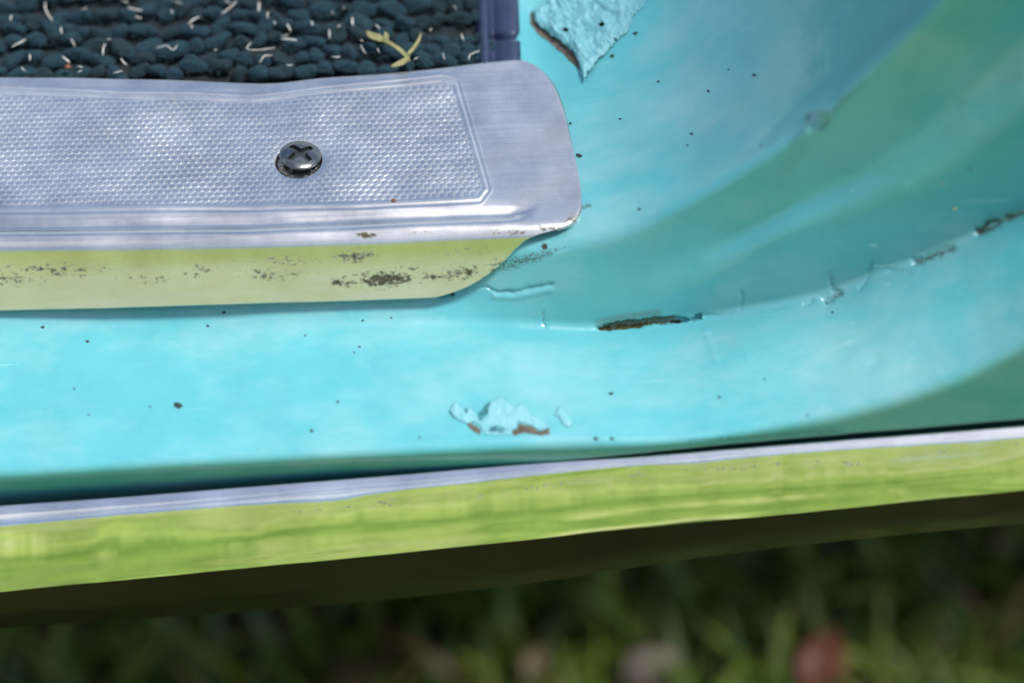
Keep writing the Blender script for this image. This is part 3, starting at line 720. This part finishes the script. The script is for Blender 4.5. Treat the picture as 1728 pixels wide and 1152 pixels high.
S3c = [[(85, 85), (98, 108)], [(160, 70), (185, 55)], [(235, 130), (240, 190)], [(65, 215), (70, 280)], [(125, 205), (150, 185)], [(400, 185), (435, 215)], [(295, 330), (335, 395)], [(85, 415), (150, 415)], [(680, 440), (715, 420)], [(795, 230), (815, 205)], [(1030, 250), (1050, 300)], [(975, 40), (995, 75)], [(895, 390), (910, 440)], [(1085, 440), (1090, 405), (1165, 370)], [(415, 350), (435, 390)], [(295, 290), (312, 302)]]
for S, sc_, ox in ((S1c, 5.76, 0), (S2c, 5.76, 260), (S3c, 4.32, 540)):
    for pl in S:
        q = smooth_path([(a/sc_+ox, b/sc_) for a, b in pl]); n = len(q); t = np.linspace(0, 1, n)
        z = MZ+.0036+.0007*np.sin(t*math.pi)+random.uniform(-.0003, .0003)
        W = on_z(q[:, 0], q[:, 1], z); rr = random.uniform(.08, .18)*MM
        link('loose_fibre', tube(W, rr, rr*random.uniform(.6, 1.2), 'loose_fibre', 6, .6), FIBRE, mat_o)

# ------------------------------------------------------------------ small things lying about
def blade(name, pts, widths, z0, zs, parent):
    q = smooth_path(pts, 12); n = len(q); z = z0+np.interp(np.linspace(0, 1, n), np.linspace(0, 1, len(zs)), zs)*MM
    W = on_z(q[:, 0], q[:, 1], z); wd = np.interp(np.linspace(0, 1, n), np.linspace(0, 1, len(widths)), widths)*MM; V = []
    for i in range(n):
        t = W[min(i+1, n-1)]-W[max(i-1, 0)]; s = np.cross(t, [0, 0, 1]); s /= np.linalg.norm(s)+1e-9
        for k in (-1, -.5, 0, .5, 1): V.append(W[i]+s*wd[i]*k+np.array([0, 0, .5*wd[i]*abs(k)]))
    o = link(name, mesh(name, V, grid_faces(n, 5)), STRAW, parent)
    m = o.modifiers.new('thickness', 'SOLIDIFY'); m.thickness = .00012
    return o
c = on_z(688, 95, .0185)
sp = empty('grass_sprig', tuple(c), 'dry yellow green grass sprig lying on the dark carpet', 'grass sprig')
blade('husk', [(619, 53), (628, 62), (638, 66), (650, 70)], [.25, .95, 1.0, .5], .0182, [.4, 1, 1.2, 1.0], sp)
blade('stem', [(646, 68), (664, 77), (678, 88), (692, 103)], [.5, .38, .5, .15], .0182, [1.2, 1.4, .9, .4], sp)
blade('leaf', [(690, 94), (683, 104), (674, 109), (660, 113)], [.3, .75, .8, .35], .0182, [.6, .8, .6, .3], sp)
blade('leaf', [(688, 93), (697, 83), (706, 70), (711, 55)], [.35, .45, .35, .06], .0182, [.8, 1.2, 1.8, 2.2], sp)
blade('bract', [(652, 71), (652, 62), (650, 54)], [.4, .55, .1], .0182, [1.0, 1.6, 2.2], sp)
def ellipsoid(name, c, rx, ry, rz, rot, m, label, cat, group=None):
    nu, nv = 14, 12; V = []
    for i in range(nu):
        th = math.pi*i/(nu-1)
        for j in range(nv):
            ph = 2*math.pi*j/nv; V.append((-math.cos(th)*rx, abs(math.sin(th))**.9*math.cos(ph)*ry*(1-.25*math.cos(th)), math.sin(th)*math.sin(ph)*rz))
    Fq = [[i*nv+j, i*nv+(j+1) % nv, (i+1)*nv+(j+1) % nv, (i+1)*nv+j] for i in range(nu-1) for j in range(nv)]
    me = mesh(name, V, Fq); me.materials.append(m); o = bpy.data.objects.new(name, me); COL.objects.link(o)
    o.location = c; o.rotation_euler = (0, 0, rot); return tag(o, label, cat, group)
ellipsoid('seed', on_z(114, 113, .0178), .0007, .0006, .0005, .4, SEEDM, 'round reddish brown seed on the carpet behind the plate', 'seed')
ellipsoid('seed', on_z(664, 338, .0182), .0006, .00038, .0003, -.5, SEEDM, 'tiny dark brown seed lying on the aluminium plate', 'seed')

CRUMB = mat_simple('pale_crumb', (.22, .26, .18), (.34, .36, .26), 900, .7)
WATER = NT('water'); WATER.set(Base_Color=(1, 1, 1, 1), Roughness=.01, Transmission_Weight=1.0, IOR=1.33); WATER = WATER.m
def drop(poly, h, name, label, group=None, step=.8):
    poly = np.array(poly, float); cx, cy = poly.mean(0)
    x0, y0 = poly.min(0)-1; x1, y1 = poly.max(0)+1
    gx = np.arange(x0, x1+step, step); gy = np.arange(y0, y1+step, step); PX, PY = np.meshgrid(gx, gy, indexing='ij')
    d = inside_dist(PX, PY, poly); ok = d > 0; dm = d.max()
    P, N = surf(PX, PY); hh = h*np.sqrt(np.clip(1-(1-np.clip(d/dm, 0, 1))**2, 0, 1))*MM
    Fq = grid_faces(len(gx), len(gy)); Fq = Fq[ok.ravel()[Fq].all(1)]; used = np.unique(Fq); rm = np.full(ok.size, -1); rm[used] = np.arange(len(used)); k = len(used)
    top = (P+N*(hh+.00012)[..., None]).reshape(-1, 3)[used]; bot = (P+N*.00004).reshape(-1, 3)[used]; Fr = rm[Fq]
    # stitch the rim
    from collections import Counter
    E = Counter()
    for f in Fr:
        for a, b in zip(f, np.roll(f, -1)): E[(a, b)] += 1
    side = [[b, a, a+k, b+k] for (a, b) in E if (b, a) not in E]
    Fall = np.concatenate([Fr, Fr[:, ::-1]+k, np.array(side)], 0)
    org = surf(cx, cy)[0]
    me = mesh(name, np.concatenate([top, bot])-org, Fall); me.materials.append(WATER)
    o = bpy.data.objects.new(name, me); o.location = org; COL.objects.link(o); return tag(o, label, 'water drop', group)
drop([(1366, 203), (1365, 209), (1369, 214), (1378, 216), (1388, 214), (1396, 208), (1402, 200), (1406, 191), (1403, 184), (1396, 186), (1386, 190), (1376, 193), (1369, 197)], 2.4, 'water_drop', 'large water drop hanging at the turquoise rim, head of a wet run', 'water drops on the paint')
for (x, y, r, lab) in [(1718, 128, 4.5, 'largest tiny water drop near the right edge of the photo'), (1716, 116, 3, 'tiny water drop just above the largest one at the right edge'), (1697, 129, 3, 'tiny water drop left of the pair at the right edge'), (1625, 172, 4, 'tiny water drop low in the middle of the green riser'), (1599, 219, 3, 'tiny water drop at the top border of the pale band on the riser')]:
    drop([(x+r*math.cos(a), y+r*.9*math.sin(a)) for a in np.linspace(0, 2*math.pi, 15)[:-1]], .35, 'water_drop', lab, 'water drops on the paint', step=.6)
drop([(1404, 186), (1420, 168), (1440, 151), (1458, 134), (1461, 136), (1444, 154), (1424, 172), (1408, 189)], .25, 'water_trail', 'thin wet run trailing up from the large water drop', None)
for (x, y, s) in [(1611, 351, 5.5), (1555, 70, 3.5), (1590, 309, 3)]:
    P0, N0 = surf(x, y)
    ellipsoid('debris_crumb', P0+N0*.0002, s*.00010, s*.00006, .0002, .5, CRUMB, {1611: 'pale oval crumb stuck low on the dark green riser', 1555: 'pale sliver stuck high on the green riser', 1590: 'small pale sliver beside the pale band of the riser'}[x], 'crumb')
print('loops', nl)
